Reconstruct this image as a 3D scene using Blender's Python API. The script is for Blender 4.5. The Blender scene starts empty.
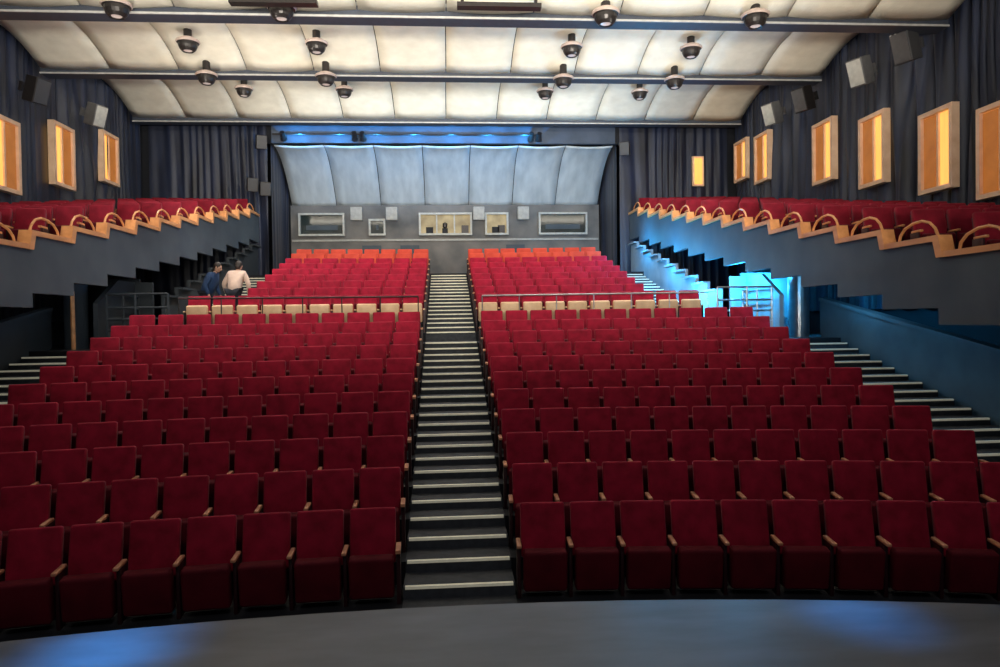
import bpy, bmesh, math, random
from mathutils import Vector, Matrix, Quaternion, Euler
random.seed(7)
scene = bpy.context.scene
rad = math.radians

# ------------------------------------------------------------------ materials
def mat(name, col, rough=0.6, col2=None, nscale=8.0, metal=0.0, emis=None, estr=0.0, bump=0.0, bscale=60, sheen=0.0, spec=0.5, stretch=(1,1,1)):
    m = bpy.data.materials.new(name); m.use_nodes = True
    nt = m.node_tree; b = nt.nodes['Principled BSDF']
    b.inputs['Roughness'].default_value = rough
    b.inputs['Metallic'].default_value = metal
    b.inputs['Specular IOR Level'].default_value = spec
    if sheen: b.inputs['Sheen Weight'].default_value = sheen
    c2 = col2 if col2 else tuple(c*0.75 for c in col)
    tc = nt.nodes.new('ShaderNodeTexCoord')
    mp = nt.nodes.new('ShaderNodeMapping'); mp.inputs['Scale'].default_value = stretch
    nt.links.new(tc.outputs['Object'], mp.inputs['Vector'])
    n = nt.nodes.new('ShaderNodeTexNoise'); n.inputs['Scale'].default_value = nscale; n.inputs['Detail'].default_value = 4
    nt.links.new(mp.outputs['Vector'], n.inputs['Vector'])
    r = nt.nodes.new('ShaderNodeValToRGB')
    r.color_ramp.elements[0].position = 0.3; r.color_ramp.elements[1].position = 0.7
    r.color_ramp.elements[0].color = (*c2, 1); r.color_ramp.elements[1].color = (*col, 1)
    nt.links.new(n.outputs['Fac'], r.inputs['Fac'])
    nt.links.new(r.outputs['Color'], b.inputs['Base Color'])
    if emis:
        b.inputs['Emission Color'].default_value = (*emis, 1)
        b.inputs['Emission Strength'].default_value = estr
    if bump:
        n2 = nt.nodes.new('ShaderNodeTexNoise'); n2.inputs['Scale'].default_value = bscale
        nt.links.new(tc.outputs['Object'], n2.inputs['Vector'])
        bp = nt.nodes.new('ShaderNodeBump'); bp.inputs['Strength'].default_value = bump; bp.inputs['Distance'].default_value = 0.02
        nt.links.new(n2.outputs['Fac'], bp.inputs['Height']); nt.links.new(bp.outputs['Normal'], b.inputs['Normal'])
    return m

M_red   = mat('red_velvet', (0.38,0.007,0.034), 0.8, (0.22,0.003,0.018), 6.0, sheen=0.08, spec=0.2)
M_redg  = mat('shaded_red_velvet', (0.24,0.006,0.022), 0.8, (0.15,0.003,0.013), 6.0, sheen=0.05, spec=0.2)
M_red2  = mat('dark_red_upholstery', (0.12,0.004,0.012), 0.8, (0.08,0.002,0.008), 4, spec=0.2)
M_orange= mat('warm_lit_upholstery', (0.58,0.075,0.045), 0.8, (0.45,0.05,0.03), 4, spec=0.2)  # warm light on the rearmost rows, put into the seat colour
M_std   = mat('seat_standard_lacquer', (0.030,0.003,0.006), 0.5)
M_wood  = mat('warm_beech_wood', (0.70,0.32,0.18), 0.45, (0.52,0.21,0.11), 6, stretch=(1,1,8))
M_lwood = mat('pale_plywood', (0.74,0.50,0.29), 0.5, (0.58,0.36,0.20), 5)
M_rail  = mat('balcony_rail_oak', (0.80,0.38,0.15), 0.4, (0.58,0.25,0.09), 6, stretch=(1,.3,1))
M_floor = mat('dark_carpet', (0.008,0.009,0.014), 0.9, nscale=20)
M_step  = mat('stair_tread_carpet', (0.05,0.055,0.065), 0.85, (0.03,0.034,0.042), 12)
M_nose  = mat('stair_nosing_strip', (0.84,0.81,0.64), 0.5, (0.68,0.64,0.48), 10, emis=(0.9,0.85,0.65), estr=0.13)
M_stage = mat('stage_floor_paint', (0.12,0.14,0.165), 0.36, (0.06,0.075,0.09), 1.5, stretch=(1,3,1), spec=0.5)
M_fascia= mat('balcony_fascia_grey', (0.075,0.098,0.118), 0.7, (0.05,0.068,0.088), 1.2, bump=.1)
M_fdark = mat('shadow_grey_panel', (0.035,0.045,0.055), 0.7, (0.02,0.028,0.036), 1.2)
M_black = mat('black_paint', (0.006,0.006,0.009), 0.7)
M_dark  = mat('dark_navy_wall', (0.006,0.008,0.015), 0.8)
M_curt  = mat('navy_drape_fabric', (0.017,0.027,0.066), 0.5, (0.002,0.003,0.010), 1.6, sheen=0.08, stretch=(1,4,.25), spec=.5)  # navy and near-black streaks put fold highlights and shade into the colour
M_ceil  = mat('cream_ceiling_plaster', (0.86,0.82,0.70), 0.85, (0.74,0.70,0.59), 2.5, bump=0.2, bscale=22)
M_ceil2 = mat('pale_grey_ceiling_plaster', (0.58,0.63,0.65), 0.85, (0.42,0.47,0.50), 1.6, bump=0.15, bscale=25, stretch=(2,.6,.6))
M_beam  = mat('beam_slate', (0.045,0.055,0.08), 0.5)
M_beam2 = mat('beam_edge_pale', (0.45,0.45,0.45), 0.5)
M_can   = mat('fixture_black_metal', (0.03,0.026,0.026), 0.35, metal=0.4)
M_ring  = mat('fixture_ring_metal', (0.55,0.44,0.40), 0.4, metal=0.2)
M_lens  = mat('fixture_lens', (0.6,0.5,0.5), 0.2, emis=(1,.85,.7), estr=0.2)
M_glass = mat('booth_glass', (0.015,0.02,0.022), 0.08, (0.03,0.045,0.045), 1.5)
M_lit   = mat('booth_interior_lit', (0.42,0.34,0.20), 0.7, (0.16,0.12,0.07), 2.5, emis=(0.9,0.68,0.33), estr=0.18)
M_frame = mat('booth_frame_white', (0.55,0.55,0.51), 0.5)
M_bwall = mat('rear_wall_grey', (0.22,0.205,0.19), 0.8, (0.11,0.11,0.11), 1.2)
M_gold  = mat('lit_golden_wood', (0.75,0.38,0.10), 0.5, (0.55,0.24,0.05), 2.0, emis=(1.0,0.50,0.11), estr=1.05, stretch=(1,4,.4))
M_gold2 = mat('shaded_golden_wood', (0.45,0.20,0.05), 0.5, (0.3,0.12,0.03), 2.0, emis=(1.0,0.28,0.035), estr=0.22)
M_wframe= mat('window_frame_pale_wood', (0.88,0.62,0.44), 0.45, (0.74,0.48,0.31), 4)
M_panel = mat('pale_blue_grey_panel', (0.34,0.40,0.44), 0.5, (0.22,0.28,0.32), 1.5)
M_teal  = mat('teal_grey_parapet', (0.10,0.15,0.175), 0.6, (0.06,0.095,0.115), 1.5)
M_header= mat('header_dark_blue', (0.06,0.08,0.12), 0.7, (0.03,0.045,0.07), 1.5)
M_steel = mat('brushed_steel', (0.55,0.56,0.58), 0.3, metal=0.9)
M_spk   = mat('speaker_grille', (0.055,0.055,0.06), 0.6, (0.04,0.04,0.045), 60)
M_spkw  = mat('speaker_white', (0.42,0.42,0.40), 0.5)
M_spkm  = mat('speaker_body_grey',(0.10,0.10,0.105),0.5)
M_skin  = mat('skin', (0.55,0.32,0.22), 0.6)
M_beige = mat('beige_jacket', (0.74,0.56,0.46), 0.9, (0.6,0.44,0.36), 6)
M_blue  = mat('dark_blue_jacket', (0.015,0.045,0.12), 0.9)
M_jean  = mat('dark_trousers', (0.015,0.018,0.03), 0.9)
M_hair  = mat('dark_hair', (0.02,0.012,0.008), 0.6)
M_eye   = mat('eye_dark', (0.01,0.01,0.01), 0.2)
M_lip   = mat('lips', (0.4,0.12,0.1), 0.5)

# ------------------------------------------------------------------ mesh builder
class MB:
    def __init__(s): s.v=[]; s.f=[]; s.mi=[]; s.mats=[]
    def m(s, material):
        if material not in s.mats: s.mats.append(material)
        return s.mats.index(material)
    def box(s, x0,x1,y0,y1,z0,z1, material, M=None):
        i=len(s.v)
        P=[(x0,y0,z0),(x1,y0,z0),(x1,y1,z0),(x0,y1,z0),(x0,y0,z1),(x1,y0,z1),(x1,y1,z1),(x0,y1,z1)]
        if M is not None: P=[tuple(M@Vector(p)) for p in P]
        s.v+=P
        k=s.m(material)
        for q in [(0,3,2,1),(4,5,6,7),(0,1,5,4),(1,2,6,5),(2,3,7,6),(3,0,4,7)]:
            s.f.append(tuple(i+a for a in q)); s.mi.append(k)
    def quad(s, a,b,c,d, material):
        i=len(s.v); s.v+=[a,b,c,d]; s.f.append((i,i+1,i+2,i+3)); s.mi.append(s.m(material))
    def prism(s, poly, axis, a, b, material):
        def P(p,t):
            return (t,p[0],p[1]) if axis==0 else ((p[0],t,p[1]) if axis==1 else (p[0],p[1],t))
        i=len(s.v); n=len(poly); k=s.m(material)
        s.v+=[P(p,a) for p in poly]+[P(p,b) for p in poly]
        s.f.append(tuple(range(i+n-1,i-1,-1))); s.mi.append(k)
        s.f.append(tuple(range(i+n,i+2*n))); s.mi.append(k)
        for j in range(n):
            s.f.append((i+j,i+(j+1)%n,i+n+(j+1)%n,i+n+j)); s.mi.append(k)
    def lathe(s, prof, mats_, M, seg=20):
        i=len(s.v)
        for (r,z) in prof:
            for j in range(seg):
                a=2*math.pi*j/seg
                s.v.append(tuple(M@Vector((r*math.cos(a),r*math.sin(a),z))))
        for p in range(len(prof)-1):
            k=s.m(mats_[p])
            for j in range(seg):
                s.f.append((i+p*seg+j,i+p*seg+(j+1)%seg,i+(p+1)*seg+(j+1)%seg,i+(p+1)*seg+j)); s.mi.append(k)
    def tube(s, a,b,r,material,seg=8):
        a=Vector(a); b=Vector(b); d=b-a; L=d.length
        q=d.to_track_quat('Z','Y').to_matrix().to_4x4()
        s.lathe([(0.0001,0),(r,0),(r,L),(0.0001,L)],[material]*3,Matrix.Translation(a)@q,seg)
    def obj(s, name, bevel=0, smooth=False, parent=None, loc=None):
        me=bpy.data.meshes.new(name); me.from_pydata(s.v,[],s.f)
        for m_ in s.mats: me.materials.append(m_)
        me.polygons.foreach_set('material_index', s.mi)
        if smooth: me.polygons.foreach_set('use_smooth',[True]*len(s.f))
        me.update()
        bm=bmesh.new(); bm.from_mesh(me); bmesh.ops.recalc_face_normals(bm,faces=bm.faces); bm.to_mesh(me); bm.free()
        o=bpy.data.objects.new(name,me); scene.collection.objects.link(o)
        if loc: o.location=loc
        if bevel:
            b=o.modifiers.new('b','BEVEL'); b.width=bevel; b.segments=2; b.limit_method='ANGLE'
        if parent: o.parent=parent
        return o

def empty(name, loc=(0,0,0)):
    e=bpy.data.objects.new(name,None); e.location=loc; e.empty_display_size=.2
    scene.collection.objects.link(e); return e

# ------------------------------------------------------------------ seat template
PITCH=0.55
def seat_template(m_back, m_seat, m_arm=M_wood, sz=(.09,.44)):
    mats=[m_back,m_seat,M_std,m_arm]
    bm=bmesh.new()
    def part(x0,x1,y0,y1,z0,z1,mi,bev,M=None,seg=2):
        r=bmesh.ops.create_cube(bm,size=1)
        vs=r['verts']
        for v in vs:
            v.co=Vector((x0+(v.co.x+.5)*(x1-x0), y0+(v.co.y+.5)*(y1-y0), z0+(v.co.z+.5)*(z1-z0)))
        fs=set(f for v in vs for f in v.link_faces); es=set(e for v in vs for e in v.link_edges)
        for f in fs: f.material_index=mi
        if M is not None:
            for v in vs: v.co=M@v.co
        if bev:
            bmesh.ops.bevel(bm,geom=list(es),offset=bev,segments=seg,affect='EDGES',profile=.5,material=-1)
    T=lambda y,z,a: Matrix.Translation((0,y,z))@Matrix.Rotation(a,4,'X')
    part(-.244,.244,-.045,.045,0,.58,0,.028,T(.03,.38,rad(-14)),3)      # back cushion
    part(-.235,.235,.045,.062,.02,.52,2,0,T(.03,.38,rad(-14)))        # rear shell
    part(-.232,.232,-.075,.075,0,sz[1],1,.035,T(-.13,sz[0],rad(8)),3)     # tipped-up seat
    part(-.295,-.255,-.15,.10,0,.56,2,.008)                             # standard
    part(-.300,-.250,-.24,.06,.555,.59,3,.010)                        # armrest
    part(-.20,.20,-.02,.06,.06,.4,2,0)
    me=bpy.data.meshes.new('t'); bm.to_mesh(me); bm.free()
    V=[v.co.copy() for v in me.vertices]; F=[(tuple(p.vertices),p.material_index) for p in me.polygons]
    return V,F,mats
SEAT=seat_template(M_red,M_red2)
SEAT_W=seat_template(M_red,M_lwood,M_lwood,(.26,.46))
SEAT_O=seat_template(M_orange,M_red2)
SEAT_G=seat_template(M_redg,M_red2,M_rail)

def seat_row(name, placements, tpl):
    V,F,mats=tpl
    vs=[];fs=[];mi=[]
    for (x,y,z,phi) in placements:
        M=Matrix.Translation((x,y,z))@Matrix.Rotation(-phi+random.uniform(-.014,.014),4,'Z')
        o=len(vs)
        vs+= [tuple(M@v) for v in V]
        for f,k in F: fs.append(tuple(o+a for a in f)); mi.append(k)
    x,y,z,phi=placements[-1]
    M=Matrix.Translation((x,y,z))@Matrix.Rotation(-phi,4,'Z')
    for (a,b,c,d,e,f_,k) in [(.255,.295,-.15,.10,0,.56,2),(.25,.30,-.24,.06,.555,.59,3)]:
        o=len(vs)
        for p in [(a,c,e),(b,c,e),(b,d,e),(a,d,e),(a,c,f_),(b,c,f_),(b,d,f_),(a,d,f_)]: vs.append(tuple(M@Vector(p)))
        for q in [(0,3,2,1),(4,5,6,7),(0,1,5,4),(1,2,6,5),(2,3,7,6),(3,0,4,7)]: fs.append(tuple(o+t for t in q)); mi.append(k)
    me=bpy.data.meshes.new(name); me.from_pydata(vs,[],fs)
    for m_ in mats: me.materials.append(m_)
    me.polygons.foreach_set('material_index',mi)
    me.polygons.foreach_set('use_smooth',[True]*len(fs))
    me.update()
    try: me.set_sharp_from_angle(angle=rad(50))
    except Exception: pass
    o=bpy.data.objects.new(name,me); scene.collection.objects.link(o); return o

CY=-17.2
def arc_y(d,x): 
    R=d-CY; return CY+math.sqrt(R*R-x*x)
AH=0.62
def main_row(d,z,n,tpl,seats_name='theater_seat_row'):
    R=d-CY
    for side in (-1,1):
        P=[]
        for j in range(n):
            s=AH+PITCH*(j+.5)+0.02
            phi=side*s/R
            P.append((R*math.sin(phi),CY+R*math.cos(phi),z,phi))
        if side<0: P=P[::-1]
        seat_row(seats_name,P,tpl)

LOW=[(7.72,-.10),(8.62,.155)]+[(7.8+.82*k,.2147*k-.02) for k in range(2,11)]
UP=[(17.75+.85*k,2.58+.2225*k) for k in range(9)]
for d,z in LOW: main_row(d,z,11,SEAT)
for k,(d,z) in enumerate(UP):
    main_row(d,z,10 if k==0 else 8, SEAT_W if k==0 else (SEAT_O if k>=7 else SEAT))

# ------------------------------------------------------------------ seating floor (terraces)
fl=MB()
def terrace(d0,d1,z,X,depth=.6):
    N=28
    for i in range(N):
        xa=-X+2*X*i/N; xb=-X+2*X*(i+1)/N
        a=(xa,arc_y(d0,xa)); b=(xb,arc_y(d0,xb)); c=(xb,arc_y(d1,xb)); e=(xa,arc_y(d1,xa))
        fl.quad((*a,z),(*b,z),(*c,z),(*e,z),M_floor)
        fl.quad((*a,z-depth),(*b,z-depth),(*b,z),(*a,z),M_floor)
    for sx in (-1,1):
        x=sx*X
        fl.quad((x,arc_y(d0,x),z-depth),(x,arc_y(d1,x),z-depth),(x,arc_y(d1,x),z),(x,arc_y(d0,x),z),M_floor)
for k,(d,z) in enumerate(LOW): terrace(d-.48, (LOW[k+1][0]-.48) if k<10 else 16.34, z, 6.85)
terrace(16.32,17.27,2.36,6.85)
for k,(d,z) in enumerate(UP): terrace(d-.48, d+.37 if k<8 else 25.5, z, 6.3 if k==0 else 5.1)
fl.box(-11.2,11.2,3.0,7.6,-.45,-.25,M_floor)
fl.box(-6.85,6.85,25.0,31.1,4.2,4.5,M_floor)
for sx in (-1,1):
    a,b=sorted((sx*6.86,sx*11.2))
    fl.box(a,b,15.42,27.6,2.0,2.36,M_floor)
    fl.box(a,b,4.0,15.42,-.45,-.25,M_floor)
fl.obj('floor')

# ------------------------------------------------------------------ stairs
def stair(name,x0,x1,y0,run,z0,rise,n):
    mb=MB()
    for i in range(n):
        y=y0+run*i; z=z0+rise*i
        mb.box(x0,x1,y,y+run+(.02),z-.28,z+.004,M_step)
        mb.box(x0+.02,x1-.02,y-.012,y+.035,z-.020,z+.010,M_nose)
    return mb.obj(name)
mb=MB()
def aisle_step(y,y1,z):
    mb.box(-.595,.595,y,y1,z-.35,z+.004,M_step)
    mb.box(-.575,.575,y-.012,y+.035,z-.020,z+.010,M_nose)
aisle_step(6.72,7.25,-.16)
for k,(d,z) in enumerate(LOW):
    y0=d-.48; y2=(LOW[k+1][0]-.48) if k<10 else 16.3; z2=LOW[k+1][1] if k<10 else 2.36
    ym=(y0+y2)/2
    aisle_step(y0-.05,ym,z+.012); aisle_step(ym-.04,y2-.02,(z+z2)/2+.012)
aisle_step(16.27,17.2,2.372)
for k,(d,z) in enumerate(UP):
    y0=d-.48
    if k: aisle_step(y0-.42,y0,z-.10)
    aisle_step(y0-.03,y0+.42,z+.012)
mb.obj('aisle_stairs')
for sx in (-1,1):
    a,b=sorted((sx*6.9,sx*8.55)); stair('side_stairs',a,b,6.4,.41,-.02,.1082,22)
    a,b=sorted((sx*5.15,sx*6.82)); stair('rear_side_stairs',a,b,17.6,.41,2.47,.1073,19)

# ------------------------------------------------------------------ stage (convex apron)
st=MB(); N=40; pts=[]
for i in range(N+1):
    x=-9+18*i/N; pts.append((x,4.17-.036*x*x if abs(x)<7 else 4.17-.036*49))
poly=pts+[(9,-9),(-9,-9)]
st.prism(poly,2,-.4,1.2,M_stage)
st.obj('stage_floor')

# ------------------------------------------------------------------ galleries
def rail_top(y): return 3.73+.181*(y-9.2)
NT=16; TP=1.35
for sx in (-1,1):
    g=MB(); r=MB(); lo=MB()
    prev=None
    for i in range(NT):
        y0=27.5-TP*(NT-i); y1=y0+TP; rt=rail_top((y0+y1)/2); fz=rt-.42
        a,b=sorted((sx*7.12,sx*10.85)); g.box(a,b,y0,y1+.02,fz-.35,fz,M_floor)
        a,b=sorted((sx*7.0,sx*7.12))
        g.box(a,b,y0,y1,rt-1.05,rt-.08,M_fascia)
        a,b=sorted((sx*6.95,sx*7.16)); r.box(a,b,y0-.04,y1-.04,rt-.085,rt,M_rail)
        if prev is not None:
            r.prism([(y0-.16,prev-.085),(y0-.02,prev-.085),(y0+.06,rt-.06),(y0+.06,rt),(y0-.06,rt)],0,a-.004,b+.004,M_rail)
        a,b=sorted((sx*7.16,sx*10.85)); g.box(a,b,y0+.0,y0+.06,fz-.3,fz+.05,M_fascia)
        prev=rt
        # bent-wood arm loop springing from the capping
        C=[(y0+.12,rt-.03),(y0+.20,rt+.12),(y0+.32,rt+.22),(y0+.50,rt+.27),(y0+.70,rt+.26),(y0+.90,rt+.20),(y0+1.02,rt+.10),(y0+1.06,rt-.03)]
        for p_,q_ in zip(C[:-1],C[1:]): lo.tube((sx*7.10,*p_),(sx*7.10,*q_),.022,M_rail)
        P=[]
        for j in range(6):
            x=sx*(7.52+.56*j); P.append((x, y0+.72-(abs(x)-8.9)*.10, fz, sx*rad(8)))
        if sx<0: P=P[::-1]
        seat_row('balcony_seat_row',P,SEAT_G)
    g.obj('balcony_fascia'); r.obj('balcony_rail'); lo.obj('bentwood_arm_rail')

# ------------------------------------------------------------------ outer walls, drapes
w=MB(); w.box(11.45,11.65,-9,31.3,-.45,11.6,M_dark); w.obj('wall_right')
w=MB(); w.box(-11.65,-11.45,-9,31.3,-.45,11.6,M_dark); w.obj('wall_left')
w=MB(); w.box(-11.45,11.45,31.1,31.3,-.45,11.6,M_dark); w.obj('wall_back')
w=MB(); w.box(-11.65,11.65,2,31.3,11.6,11.8,M_dark); w.obj('ceiling')

def drape(name, horiz, c, a0, a1, z0, z1, amp=.19, wl=.58):
    st_=.04; n=int((a1-a0)/st_); rowsz=14
    phs=[]; p=random.uniform(0,6); 
    for i in range(n+1):
        w_=wl*(1+.45*math.sin(i*st_*1.1+2)+.25*math.sin(i*st_*2.9))
        p+=2*math.pi*st_/max(w_,.2); phs.append(p)
    vs=[];fs=[]
    for j in range(rowsz+1):
        t=j/rowsz; z=z0+(z1-z0)*t
        for i in range(n+1):
            a=a0+(a1-a0)*i/n
            am=amp*(.6+.4*math.sin(a*.8+1)+.25*math.sin(a*2.3))*(1-.3*t)
            o=am*(math.sin(phs[i]+.8*math.sin(z*.8+a*.9))+.35*math.sin(2.1*phs[i]+z*.6))
            o=max(-.2,min(.2,o))
            vs.append((c+o,a,z) if horiz=='y' else (a,c+o,z))
    for j in range(rowsz):
        for i in range(n):
            fs.append((j*(n+1)+i,j*(n+1)+i+1,(j+1)*(n+1)+i+1,(j+1)*(n+1)+i))
    me=bpy.data.meshes.new(name); me.from_pydata(vs,[],fs); me.materials.append(M_curt)
    me.polygons.foreach_set('use_smooth',[True]*len(fs))
    o=bpy.data.objects.new(name,me); scene.collection.objects.link(o)
drape('stage_drape','y',11.22,6,27.5,3.0,11.0)
drape('stage_drape','y',-11.22,6,27.5,3.0,11.0)
for sx in (-1,1):
    a,b=sorted((sx*6.7,sx*11.0)); drape('stage_drape','x',27.75,a,b,2.4,10.9,.06,.5)
    drape('stage_drape','y',sx*6.62,28.0,30.85,4.5,10.2,.05,.4)
w=MB()
for sx in (-1,1):
    a,b=sorted((sx*6.8,sx*11.45)); w.box(a,b,27.98,28.08,-.3,11.6,M_dark)
w.box(-6.8,6.8,27.75,27.9,9.62,11.6,M_dark)
w.obj('wall_rear_proscenium')

# ------------------------------------------------------------------ ceiling vaults and beams
def vault(name,y0,z0,y1,z1,sag,X,n,material,pil=.05):
    vs=[];fs=[];S=16;K=6
    W=2*X/n
    for p in range(n):
        base=len(vs); xa=-X+W*p+.012; wb=W-.024
        for j in range(S+1):
            t=j/S; y=y0+(y1-y0)*t; z=z0+(z1-z0)*t+sag*4*t*(1-t)
            for i in range(K+1):
                u=i/K; vs.append((xa+wb*u,y,z-pil*(1-(2*u-1)**2)))
        for j in range(S):
            for i in range(K):
                q=base+j*(K+1)+i; fs.append((q,q+1,q+K+2,q+K+1))
    me=bpy.data.meshes.new(name); me.from_pydata(vs,[],fs); me.materials.append(material)
    me.polygons.foreach_set('use_smooth',[True]*len(fs))
    o=bpy.data.objects.new(name,me); scene.collection.objects.link(o)
    s=o.modifiers.new('s','SOLIDIFY'); s.thickness=.04; s.offset=1
B=[(15.4,9.15),(20.8,9.74),(26.6,10.03)]
VA=[(9.0,8.93,15.2,9.31),(15.6,9.33,20.6,9.90),(21.0,9.91,26.4,10.20)]
for v in VA: vault('ceiling_vault',*v,.72,11.0,12,M_ceil)
def vz(y):
    for (y0,z0,y1,z1) in VA:
        if y0<=y<=y1:
            t=(y-y0)/(y1-y0); return z0+(z1-z0)*t+.72*4*t*(1-t)
vault('ceiling_rear_vault',27.95,9.58,31.05,7.75,.42,6.5,7,M_ceil2)
for i,(y,z) in enumerate(B):
    b=MB(); b.box(-11.0,11.0,y-.2,y+.2,z,z+.30,M_beam); b.box(-11.0,11.0,y-.235,y-.20,z+.24,z+.30,M_beam2)
    b.box(-11.0,11.0,y-.235,y-.2,z-.0,z+.04,M_beam2)
    b.obj('ceiling_beam')

# downlights
LAMP_W=330
def fixture(x,y,st):
    z0=vz(y); f=MB(); M=Matrix.Translation((x,y,z0-st))
    f.lathe([(.001,st),(.10,st),(.10,.03),(.19,.02),(.22,-.02),(.28,-.03),(.295,-.07),(.27,-.10),(.235,-.11),(.23,-.18),(.20,-.25),(.14,-.31),(.10,-.29),(.001,-.28)],
            [M_can]*3+[M_ring]*4+[M_can]*5+[M_lens],M,20)
    f.obj('ceiling_downlight')
    l=bpy.data.lights.new('downlight_beam','SPOT'); l.energy=LAMP_W; l.spot_size=rad(108); l.spot_blend=.8; l.shadow_soft_size=.1; l.color=(1,.92,.90)
    o=bpy.data.objects.new('downlight_beam',l); o.location=(x,y,z0-st-.42); scene.collection.objects.link(o)
for y,st_ in [(14.9,.16),(18.9,.28),(20.3,.32),(24.0,.26)]:
    for x in (-6.5,-3.3,3.3,6.5): fixture(x,y,st_)
h=MB()
for x in (-3.2,1.0):
    h.box(x-.8,x+.8,13.7,13.9,8.78,8.86,M_can)
    for dx in (-.7,.7):
        h.box(x+dx-.03,x+dx+.03,13.77,13.83,8.86,9.6,M_can)
h.obj('lighting_batten')

# ------------------------------------------------------------------ gallery windows
def window(name,sx,y,sill,hh=1.82,wd=1.14,x=10.98):
    b=MB(); h2=wd/2
    xo=sx*(x-.04); xi=sx*(x+.14)
    a,c=sorted((xo,xi))
    fr=.10
    b.box(a,c,y-h2,y-h2+fr,sill,sill+hh,M_wframe); b.box(a,c,y+h2-fr,y+h2,sill,sill+hh,M_wframe)
    b.box(a,c,y-h2+fr,y+h2-fr,sill,sill+fr,M_wframe); b.box(a,c,y-h2+fr,y+h2-fr,sill+hh-fr,sill+hh,M_wframe)
    a,c=sorted((sx*(x+.08),sx*(x+.12)))
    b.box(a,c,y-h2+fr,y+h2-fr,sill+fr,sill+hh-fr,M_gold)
    a,c=sorted((sx*(x+.03),sx*(x+.08)))
    b.box(a,c,y-.03,y+.03,sill+fr,sill+hh-fr,M_wframe)
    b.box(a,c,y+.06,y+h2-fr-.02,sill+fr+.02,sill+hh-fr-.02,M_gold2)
    b.obj(name)
k=1
for y,s,hh in [(11.4,4.8,1.85),(13.75,5.2,1.88),(15.6,5.62,1.85),(18.05,6.2,1.85),(20.5,6.75,1.8),(24.6,7.55,1.7),(26.4,7.95,1.5)]:
    window('window_%d'%k,1,y,s,hh); k+=1
for y,s,hh in [(16.4,5.7,1.85),(18.95,6.25,1.85),(21.7,6.85,1.8),(24.6,7.5,1.65)]:
    window('window_%d'%k,-1,y,s,hh); k+=1
b=MB(); b.box(9.5,9.95,27.45,27.55,7.95,9.1,M_wframe); b.box(9.57,9.88,27.43,27.45,8.02,9.03,M_gold); b.obj('window_%d'%k)

# ------------------------------------------------------------------ rear wall + control booths
w=MB(); w.box(-6.55,6.55,30.95,31.1,4.5,7.8,M_bwall)
w.box(-6.5,6.5,30.88,30.95,6.28,6.36,M_spkw)
for x in (-3.2,-1.6,2.9): w.box(x-.4,x+.4,30.9,30.95,4.6,6.1,M_fascia)
w.obj('wall_control_room')
def booth(x0,x1,z0,z1,lit):
    b=MB(); t=.08
    b.box(x0,x1,30.72,30.94,z0,z0+t,M_frame); b.box(x0,x1,30.72,30.94,z1-t,z1,M_frame)
    b.box(x0,x0+t,30.72,30.94,z0+t,z1-t,M_frame); b.box(x1-t,x1,30.72,30.94,z0+t,z1-t,M_frame)
    b.box(x0+t,x1-t,30.86,30.94,z0+t,z1-t,M_lit if lit else M_glass)
    if lit:
        n=3 if x1-x0>1.5 else 1
        for i in range(1,n): 
            x=x0+(x1-x0)*i/n; b.box(x-.03,x+.03,30.78,30.86,z0+t,z1-t,M_frame)
        b.box(x0+.3,x0+.6,30.80,30.86,z0+t,z0+.35,M_black); b.box(x1-.45,x1-.15,30.80,30.86,z0+t,z0+.42,M_can)
        if n>1:
            b.lathe([(.001,.14),(.1,.08),(.1,-.08),(.001,-.14)],[M_can]*3,Matrix.Translation((x0+1.1,30.82,z0+.42)),10)
            b.box(x0+.98,x0+1.22,30.80,30.86,z0+t,z0+.3,M_black)
    else:
        b.box(x0+.3,x1-.3,30.83,30.86,z0+.25,z0+.45,M_fascia)
    b.obj('control_booth_window')
booth(-6.2,-4.3,6.5,7.45,False); booth(-1.2,1.05,6.5,7.45,True); booth(1.6,2.6,6.5,7.45,True); booth(3.9,6.0,6.5,7.45,False)
booth(-3.3,-2.6,6.5,7.2,False)
def speaker(name,loc,size,rot,face=M_spk,body=M_can,br=.3):
    e=empty(name,loc); e.rotation_euler=rot
    b=MB(); sx_,sy,sz=size
    b.box(-sx_/2,sx_/2,-sy/2,sy/2,-sz/2,sz/2,body); o=b.obj('cabinet',bevel=.02,parent=e)
    b=MB(); b.box(-sx_*.44,sx_*.44,-sy/2-.015,-sy/2,-sz*.45,sz*.45,face); b.obj('grille',parent=e)
    b=MB(); b.lathe([(.001,0),(sx_*.28,0),(sx_*.3,.012),(.001,.015)],[face]*3,Matrix.Translation((0,-sy/2-.015,-sz*.15))@Matrix.Rotation(rad(90),4,'X'),16); b.obj('driver',parent=e)
    b=MB(); b.box(-.03,.03,sy/2,sy/2+br,-.03,.03,body); b.box(-.1,.1,sy/2+br-.02,sy/2+br+.02,-.12,.12,body); b.obj('bracket',parent=e)
for x in (-3.75,-2.3,1.32,3.2):
    speaker('monitor_speaker',(x,30.40,7.35),(.48,.3,.55),(0,0,0),M_spkw,M_spkw,br=.12)
for y,z,c,bd in [(17.5,8.95,M_spkw,M_spkm),(15.7,8.9,M_spkm,M_spk),(22.4,9.3,M_spkw,M_spkm),(20.4,9.15,M_spkm,M_can)]:
    speaker('surround_speaker',(10.35,y,z),(.44,.38,.68),(rad(18),0,rad(-68)),c,bd)
for y,z,c,bd in [(19.2,8.85,M_spk,M_can),(22.3,9.1,M_spkw,M_spkm)]:
    speaker('surround_speaker',(-10.35,y,z),(.42,.38,.64),(rad(18),0,rad(68)),c,bd)
for x,z in [(-7.1,7.95),(-6.65,7.8),(6.75,9.3),(-6.75,9.5)]:
    speaker('surround_speaker',(x,27.1,z),(.38,.34,.5),(rad(12),0,rad(-20 if x>0 else 20)),M_spk)

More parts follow.
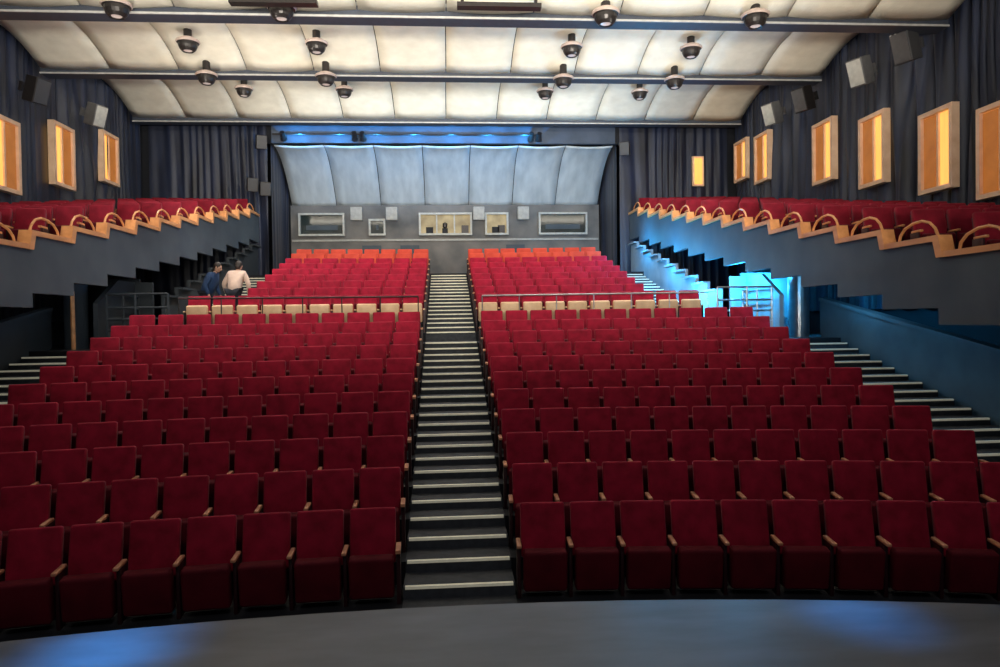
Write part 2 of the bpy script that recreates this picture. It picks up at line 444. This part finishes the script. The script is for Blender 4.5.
b=MB(); b.tube((-6.4,27.3,9.85),(3.6,27.3,9.85),.03,M_can)
for x in (-6.0,-3.4,-3.1,3.2,3.5):
    M=Matrix.Translation((x,27.2,9.8))@Matrix.Rotation(rad(60),4,'X')
    b.lathe([(.001,.12),(.09,.12),(.1,-.1),(.13,-.22),(.001,-.2)],[M_can]*3+[M_lens],M,12)
b.obj('lighting_rail')
b=MB(); b.box(-6.5,6.5,27.58,27.72,9.60,10.6,M_header); b.obj('wall_header_panel')

# ------------------------------------------------------------------ side passages & railings
for sx in (-1,1):
    R_=sx>0
    p=MB()
    a,b_=sorted((sx*8.62,sx*8.74))
    poly=[(5.5,-.25),(5.5,1.25),(16.3,3.2),(16.3,2.40),(15.4,2.1)]
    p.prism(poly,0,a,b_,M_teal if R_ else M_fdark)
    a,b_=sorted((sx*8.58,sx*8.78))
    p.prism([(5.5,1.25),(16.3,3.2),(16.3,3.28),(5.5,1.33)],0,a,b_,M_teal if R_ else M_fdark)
    p.obj('stair_parapet')
    p=MB()
    for i in range(10):
        y0=18.4+.9*i; z=3.55+.2356*i
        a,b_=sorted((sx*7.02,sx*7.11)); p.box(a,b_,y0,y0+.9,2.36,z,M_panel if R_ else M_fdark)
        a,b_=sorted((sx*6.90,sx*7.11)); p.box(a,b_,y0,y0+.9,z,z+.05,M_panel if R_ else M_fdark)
    p.obj('stepped_parapet')
    p=MB()
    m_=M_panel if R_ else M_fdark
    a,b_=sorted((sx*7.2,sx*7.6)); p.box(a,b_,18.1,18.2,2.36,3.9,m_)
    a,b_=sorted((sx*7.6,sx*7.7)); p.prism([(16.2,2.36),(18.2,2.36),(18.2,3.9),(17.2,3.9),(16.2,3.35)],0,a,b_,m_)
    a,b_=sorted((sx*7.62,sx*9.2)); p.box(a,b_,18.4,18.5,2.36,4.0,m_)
    if R_:
        for i in range(4): p.box(7.72,8.55,17.3+.25*i,17.56+.25*i,2.36,2.50+.16*i,M_panel)
    p.obj('passage_partition')
    p=MB()
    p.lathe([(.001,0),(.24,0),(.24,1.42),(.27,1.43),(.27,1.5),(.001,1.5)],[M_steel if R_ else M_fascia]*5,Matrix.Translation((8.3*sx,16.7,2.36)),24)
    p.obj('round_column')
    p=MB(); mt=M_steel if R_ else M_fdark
    for zz in (2.75,3.0,3.25,3.55):
        p.tube((sx*6.2,16.4,zz),(sx*7.5,16.4,zz),.022,mt); p.tube((sx*7.5,16.4,zz),(sx*7.5,18.05,zz),.022,mt)
    for x,y in [(6.2,16.4),(6.9,16.4),(7.5,16.4),(7.5,17.2),(7.5,18.05)]:
        p.tube((sx*x,y,2.36),(sx*x,y,3.55),.025,mt)
    p.obj('passage_railing')
    p=MB()
    xs=[.75+ (6.0-.75)*i/6 for i in range(7)]
    for i in range(6):
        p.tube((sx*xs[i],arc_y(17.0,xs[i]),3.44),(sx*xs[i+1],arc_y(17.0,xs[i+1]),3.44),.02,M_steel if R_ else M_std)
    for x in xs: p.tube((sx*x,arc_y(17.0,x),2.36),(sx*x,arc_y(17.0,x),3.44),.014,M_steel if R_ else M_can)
    p.obj('cross_aisle_handrail')
p=MB(); p.tube((-8.0,15.95,2.36),(-8.0,15.95,3.6),.045,M_rail); p.obj('wooden_post')

# ------------------------------------------------------------------ people
def skin_obj(name,V,E,R,m_,parent,sub=1):
    me=bpy.data.meshes.new(name); me.from_pydata([tuple(v) for v in V],E,[]); me.materials.append(m_)
    o=bpy.data.objects.new(name,me); scene.collection.objects.link(o); o.parent=parent
    s=o.modifiers.new('Skin','SKIN'); s.use_smooth_shade=True
    lay=me.skin_vertices[0].data
    for i,r in enumerate(R): lay[i].radius=(r,r); lay[i].use_root=(i==0)
    ss=o.modifiers.new('Sub','SUBSURF'); ss.levels=sub; ss.render_levels=sub
    return o
def person(name,loc,head_rot,lean,arms,jacket,h=1.0):
    e=empty(name,loc); e.rotation_euler=(0,0,head_rot); e.scale=(h,h,h)
    L=Matrix.Translation((0,0,.95))@Matrix.Rotation(lean,4,'X')@Matrix.Translation((0,0,-.95))
    T=lambda p:L@Vector(p)
    V=[(0,0,.96),(.09,0,.9),(.10,-.02,.5),(.11,.02,.12),(-.09,0,.9),(-.10,.0,.5),(-.11,.05,.12)]
    skin_obj('trousers',V,[(0,1),(1,2),(2,3),(0,4),(4,5),(5,6)],[.14,.105,.07,.055,.105,.07,.055],M_jean,e)
    for s_,yo in ((1,.02),(-1,.05)):
        skin_obj('shoe',[(s_*.11,yo+.04,.05),(s_*.115,yo-.08,.045),(s_*.12,yo-.18,.035)],[(0,1),(1,2)],[.045,.045,.032],M_black,e)
    V=[T((0,0,.86)),T((0,.0,1.10)),T((0,.01,1.30)),T((0,.02,1.46))]
    E=[(0,1),(1,2),(2,3)]; R=[.19,.165,.18,.08]
    hands=[]
    for i,s_ in enumerate((1,-1)):
        el,wr=arms[i]; b0=len(V)
        V+=[T((s_*.18,.01,1.41)),T(el),T(wr)]; E+=[(2,b0),(b0,b0+1),(b0+1,b0+2)]; R+=[.085,.062,.045]
        hands.append((T(el),T(wr),s_))
    skin_obj('jacket',V,E,R,jacket,e)
    for el,wr,s_ in hands:
        d=(wr-el).normalized(); side=d.cross(Vector((0,1,0.3))).normalized(); nrm=side.cross(d)
        p=wr+d*.08
        skin_obj('palm',[wr-d*.02,wr+d*.03,p],[(0,1),(1,2)],[.026,.032,.030],M_skin,e)
        for q,(o_,ln) in enumerate([(-.030,.065),(-.010,.078),(.010,.072),(.030,.058)]):
            a=p+side*o_-d*.01
            skin_obj('finger_%d'%(q+1),[a,a+d*ln*.5+nrm*.008,a+d*ln*.9+nrm*.03],[(0,1),(1,2)],[.009,.009,.008],M_skin,e)
        a=wr+d*.03-side*.025
        skin_obj('thumb',[a,a-side*.025+d*.025,a-side*.03+d*.055],[(0,1),(1,2)],[.011,.010,.009],M_skin,e)
    skin_obj('neck',[T((0,.02,1.42)),T((0,.005,1.50)),T((0,0,1.56))],[(0,1),(1,2)],[.055,.05,.05],M_skin,e)
    hd=MB()
    HM=L@Matrix.Translation((0,-.01,1.64))
    def ball(c,sx_,sy,sz,m_,seg=14):
        prof=[(math.sin(math.pi*i/10)+1e-4,math.cos(math.pi*i/10)) for i in range(11)]
        hd.lathe(prof,[m_]*10,HM@Matrix.Translation(c)@Matrix.Diagonal((sx_,sy,sz,1)),seg)
    ball((0,0,0),.078,.095,.115,M_skin); ball((0,-.02,-.05),.055,.07,.06,M_skin)
    ball((0,-.10,-.01),.013,.02,.025,M_skin)
    for s_ in (-1,1):
        ball((s_*.03,-.082,.01),.012,.012,.009,M_eye,8); ball((s_*.08,.005,0),.012,.02,.03,M_skin,8)
    ball((0,-.085,-.05),.024,.01,.007,M_lip,8)
    ball((0,.022,.03),.088,.098,.108,M_hair); ball((0,.05,-.04),.07,.06,.08,M_hair)
    hd.obj('head',smooth=True,parent=e)
    return e
person('person_in_beige_jacket',(-5.42,18.62,2.70),rad(175),rad(30),[((.30,-.06,1.16),(.28,-.28,1.05)),((-.30,-.08,1.15),(-.24,-.30,1.05))],M_beige,1.06)
person('person_in_blue_jacket',(-6.05,18.5,2.70),rad(80),rad(26),[((.27,-.05,1.14),(.24,-.25,1.0)),((-.27,-.03,1.14),(-.26,-.2,.98))],M_blue,1.0)

# ------------------------------------------------------------------ lights
def area(name,loc,target,sx_,sy,power,col=(1,1,1),spread=180):
    l=bpy.data.lights.new(name,'AREA'); l.shape='RECTANGLE'; l.size=sx_; l.size_y=sy; l.energy=power; l.color=col; l.spread=rad(spread)
    o=bpy.data.objects.new(name,l); o.location=loc
    o.rotation_euler=(Vector(target)-Vector(loc)).to_track_quat('-Z','Y').to_euler(); scene.collection.objects.link(o)
def point(name,loc,power,col,r=.1):
    l=bpy.data.lights.new(name,'POINT'); l.energy=power; l.color=col; l.shadow_soft_size=r
    o=bpy.data.objects.new(name,l); o.location=loc; scene.collection.objects.link(o)
def spot(name,loc,target,power,col,ang,blend=.6,r=.2):
    l=bpy.data.lights.new(name,'SPOT'); l.energy=power; l.color=col; l.spot_size=rad(ang); l.spot_blend=blend; l.shadow_soft_size=r
    o=bpy.data.objects.new(name,l); o.location=loc
    o.rotation_euler=(Vector(target)-Vector(loc)).to_track_quat('-Z','Y').to_euler(); scene.collection.objects.link(o)
area('stage_front_wash',(0,-1.5,8.6),(0,16,3.0),10,1.5,170,(1,.96,.94))
area('added_ceiling_fill',(0,-1.5,3.6),(0,9,9.6),9,1.0,1500,(1,.93,.80),75)  # added unseen fill behind the camera, brightens the ceiling vaults
for (y,z) in B[:2]:
    area('cove_light',(0,y+.30,z+.08),(0,y+3.2,z+1.3),20,.1,220,(1,.92,.77))
area('cove_light',(0,9.2,8.9),(0,13,10.0),20,.1,60,(1,.92,.78))
for sx in (-1,1):
    for y in (10.5,14.5,18.5,22.5):
        spot('added_ceiling_spot',(sx*6.85,y,rail_top(y)+.05),(sx*3.2,y+2.2,10.3),310,(1,.92,.80),115,1.0,.12)  # added spots along the rail to brighten the ceiling, no fixtures here
area('rear_ceiling_wash',(0,24.5,9.6),(0,30,8.6),10,.4,85,(.85,.93,1))
spot('rear_row_warm',(0,21,9.6),(0,24.8,5.0),330,(1,.75,.6),85)
point('blue_passage_lamp',(6.55,19.6,3.55),330,(.03,.46,1))
point('blue_passage_lamp',(7.05,17.4,3.85),240,(.03,.46,1))
point('blue_passage_lamp',(8.1,18.0,3.6),190,(.03,.46,1))
point('blue_passage_lamp',(6.2,22.0,4.7),220,(.03,.46,1))
point('blue_passage_lamp',(6.3,25.0,5.5),130,(.03,.46,1))
point('blue_stair_lamp',(7.9,14.2,3.6),60,(.15,.5,.85))
point('added_under_balcony_fill',(-7.6,15.2,3.9),9,(.8,.88,1))  # added fill that lifts the dark area under the left gallery
for x in (-5.5,-4.0,-2.6,-1.2,.2,1.6,3.0): spot('blue_rail_lamp',(x,26.80,9.62),(x,27.6,10.05),170,(.03,.42,1),150,1.0,.04)
spot('blue_stage_spot',(-2.2,1.0,7),(-1.85,3.80,1.2),6500,(.02,.35,1),8,1.0)
spot('blue_stage_spot',(2.4,1.0,7),(2.15,3.80,1.2),4200,(.02,.35,1),6.5,1.0)

wd=bpy.data.worlds.new('World'); scene.world=wd; wd.use_nodes=True
wd.node_tree.nodes['Background'].inputs[0].default_value=(.6,.66,.8,1)
wd.node_tree.nodes['Background'].inputs[1].default_value=.08
scene.view_settings.view_transform='Standard'

# ------------------------------------------------------------------ camera
cd=bpy.data.cameras.new('camera'); cd.lens=26; cd.sensor_width=36; cd.clip_end=200
co=bpy.data.objects.new('camera',cd); co.location=(-.09,0,2.85)
co.rotation_mode='QUATERNION'
co.rotation_quaternion=Euler((rad(90-1.03),0,rad(-4.2))).to_quaternion()@Quaternion((0,0,1),rad(-.85))
scene.collection.objects.link(co); scene.camera=co
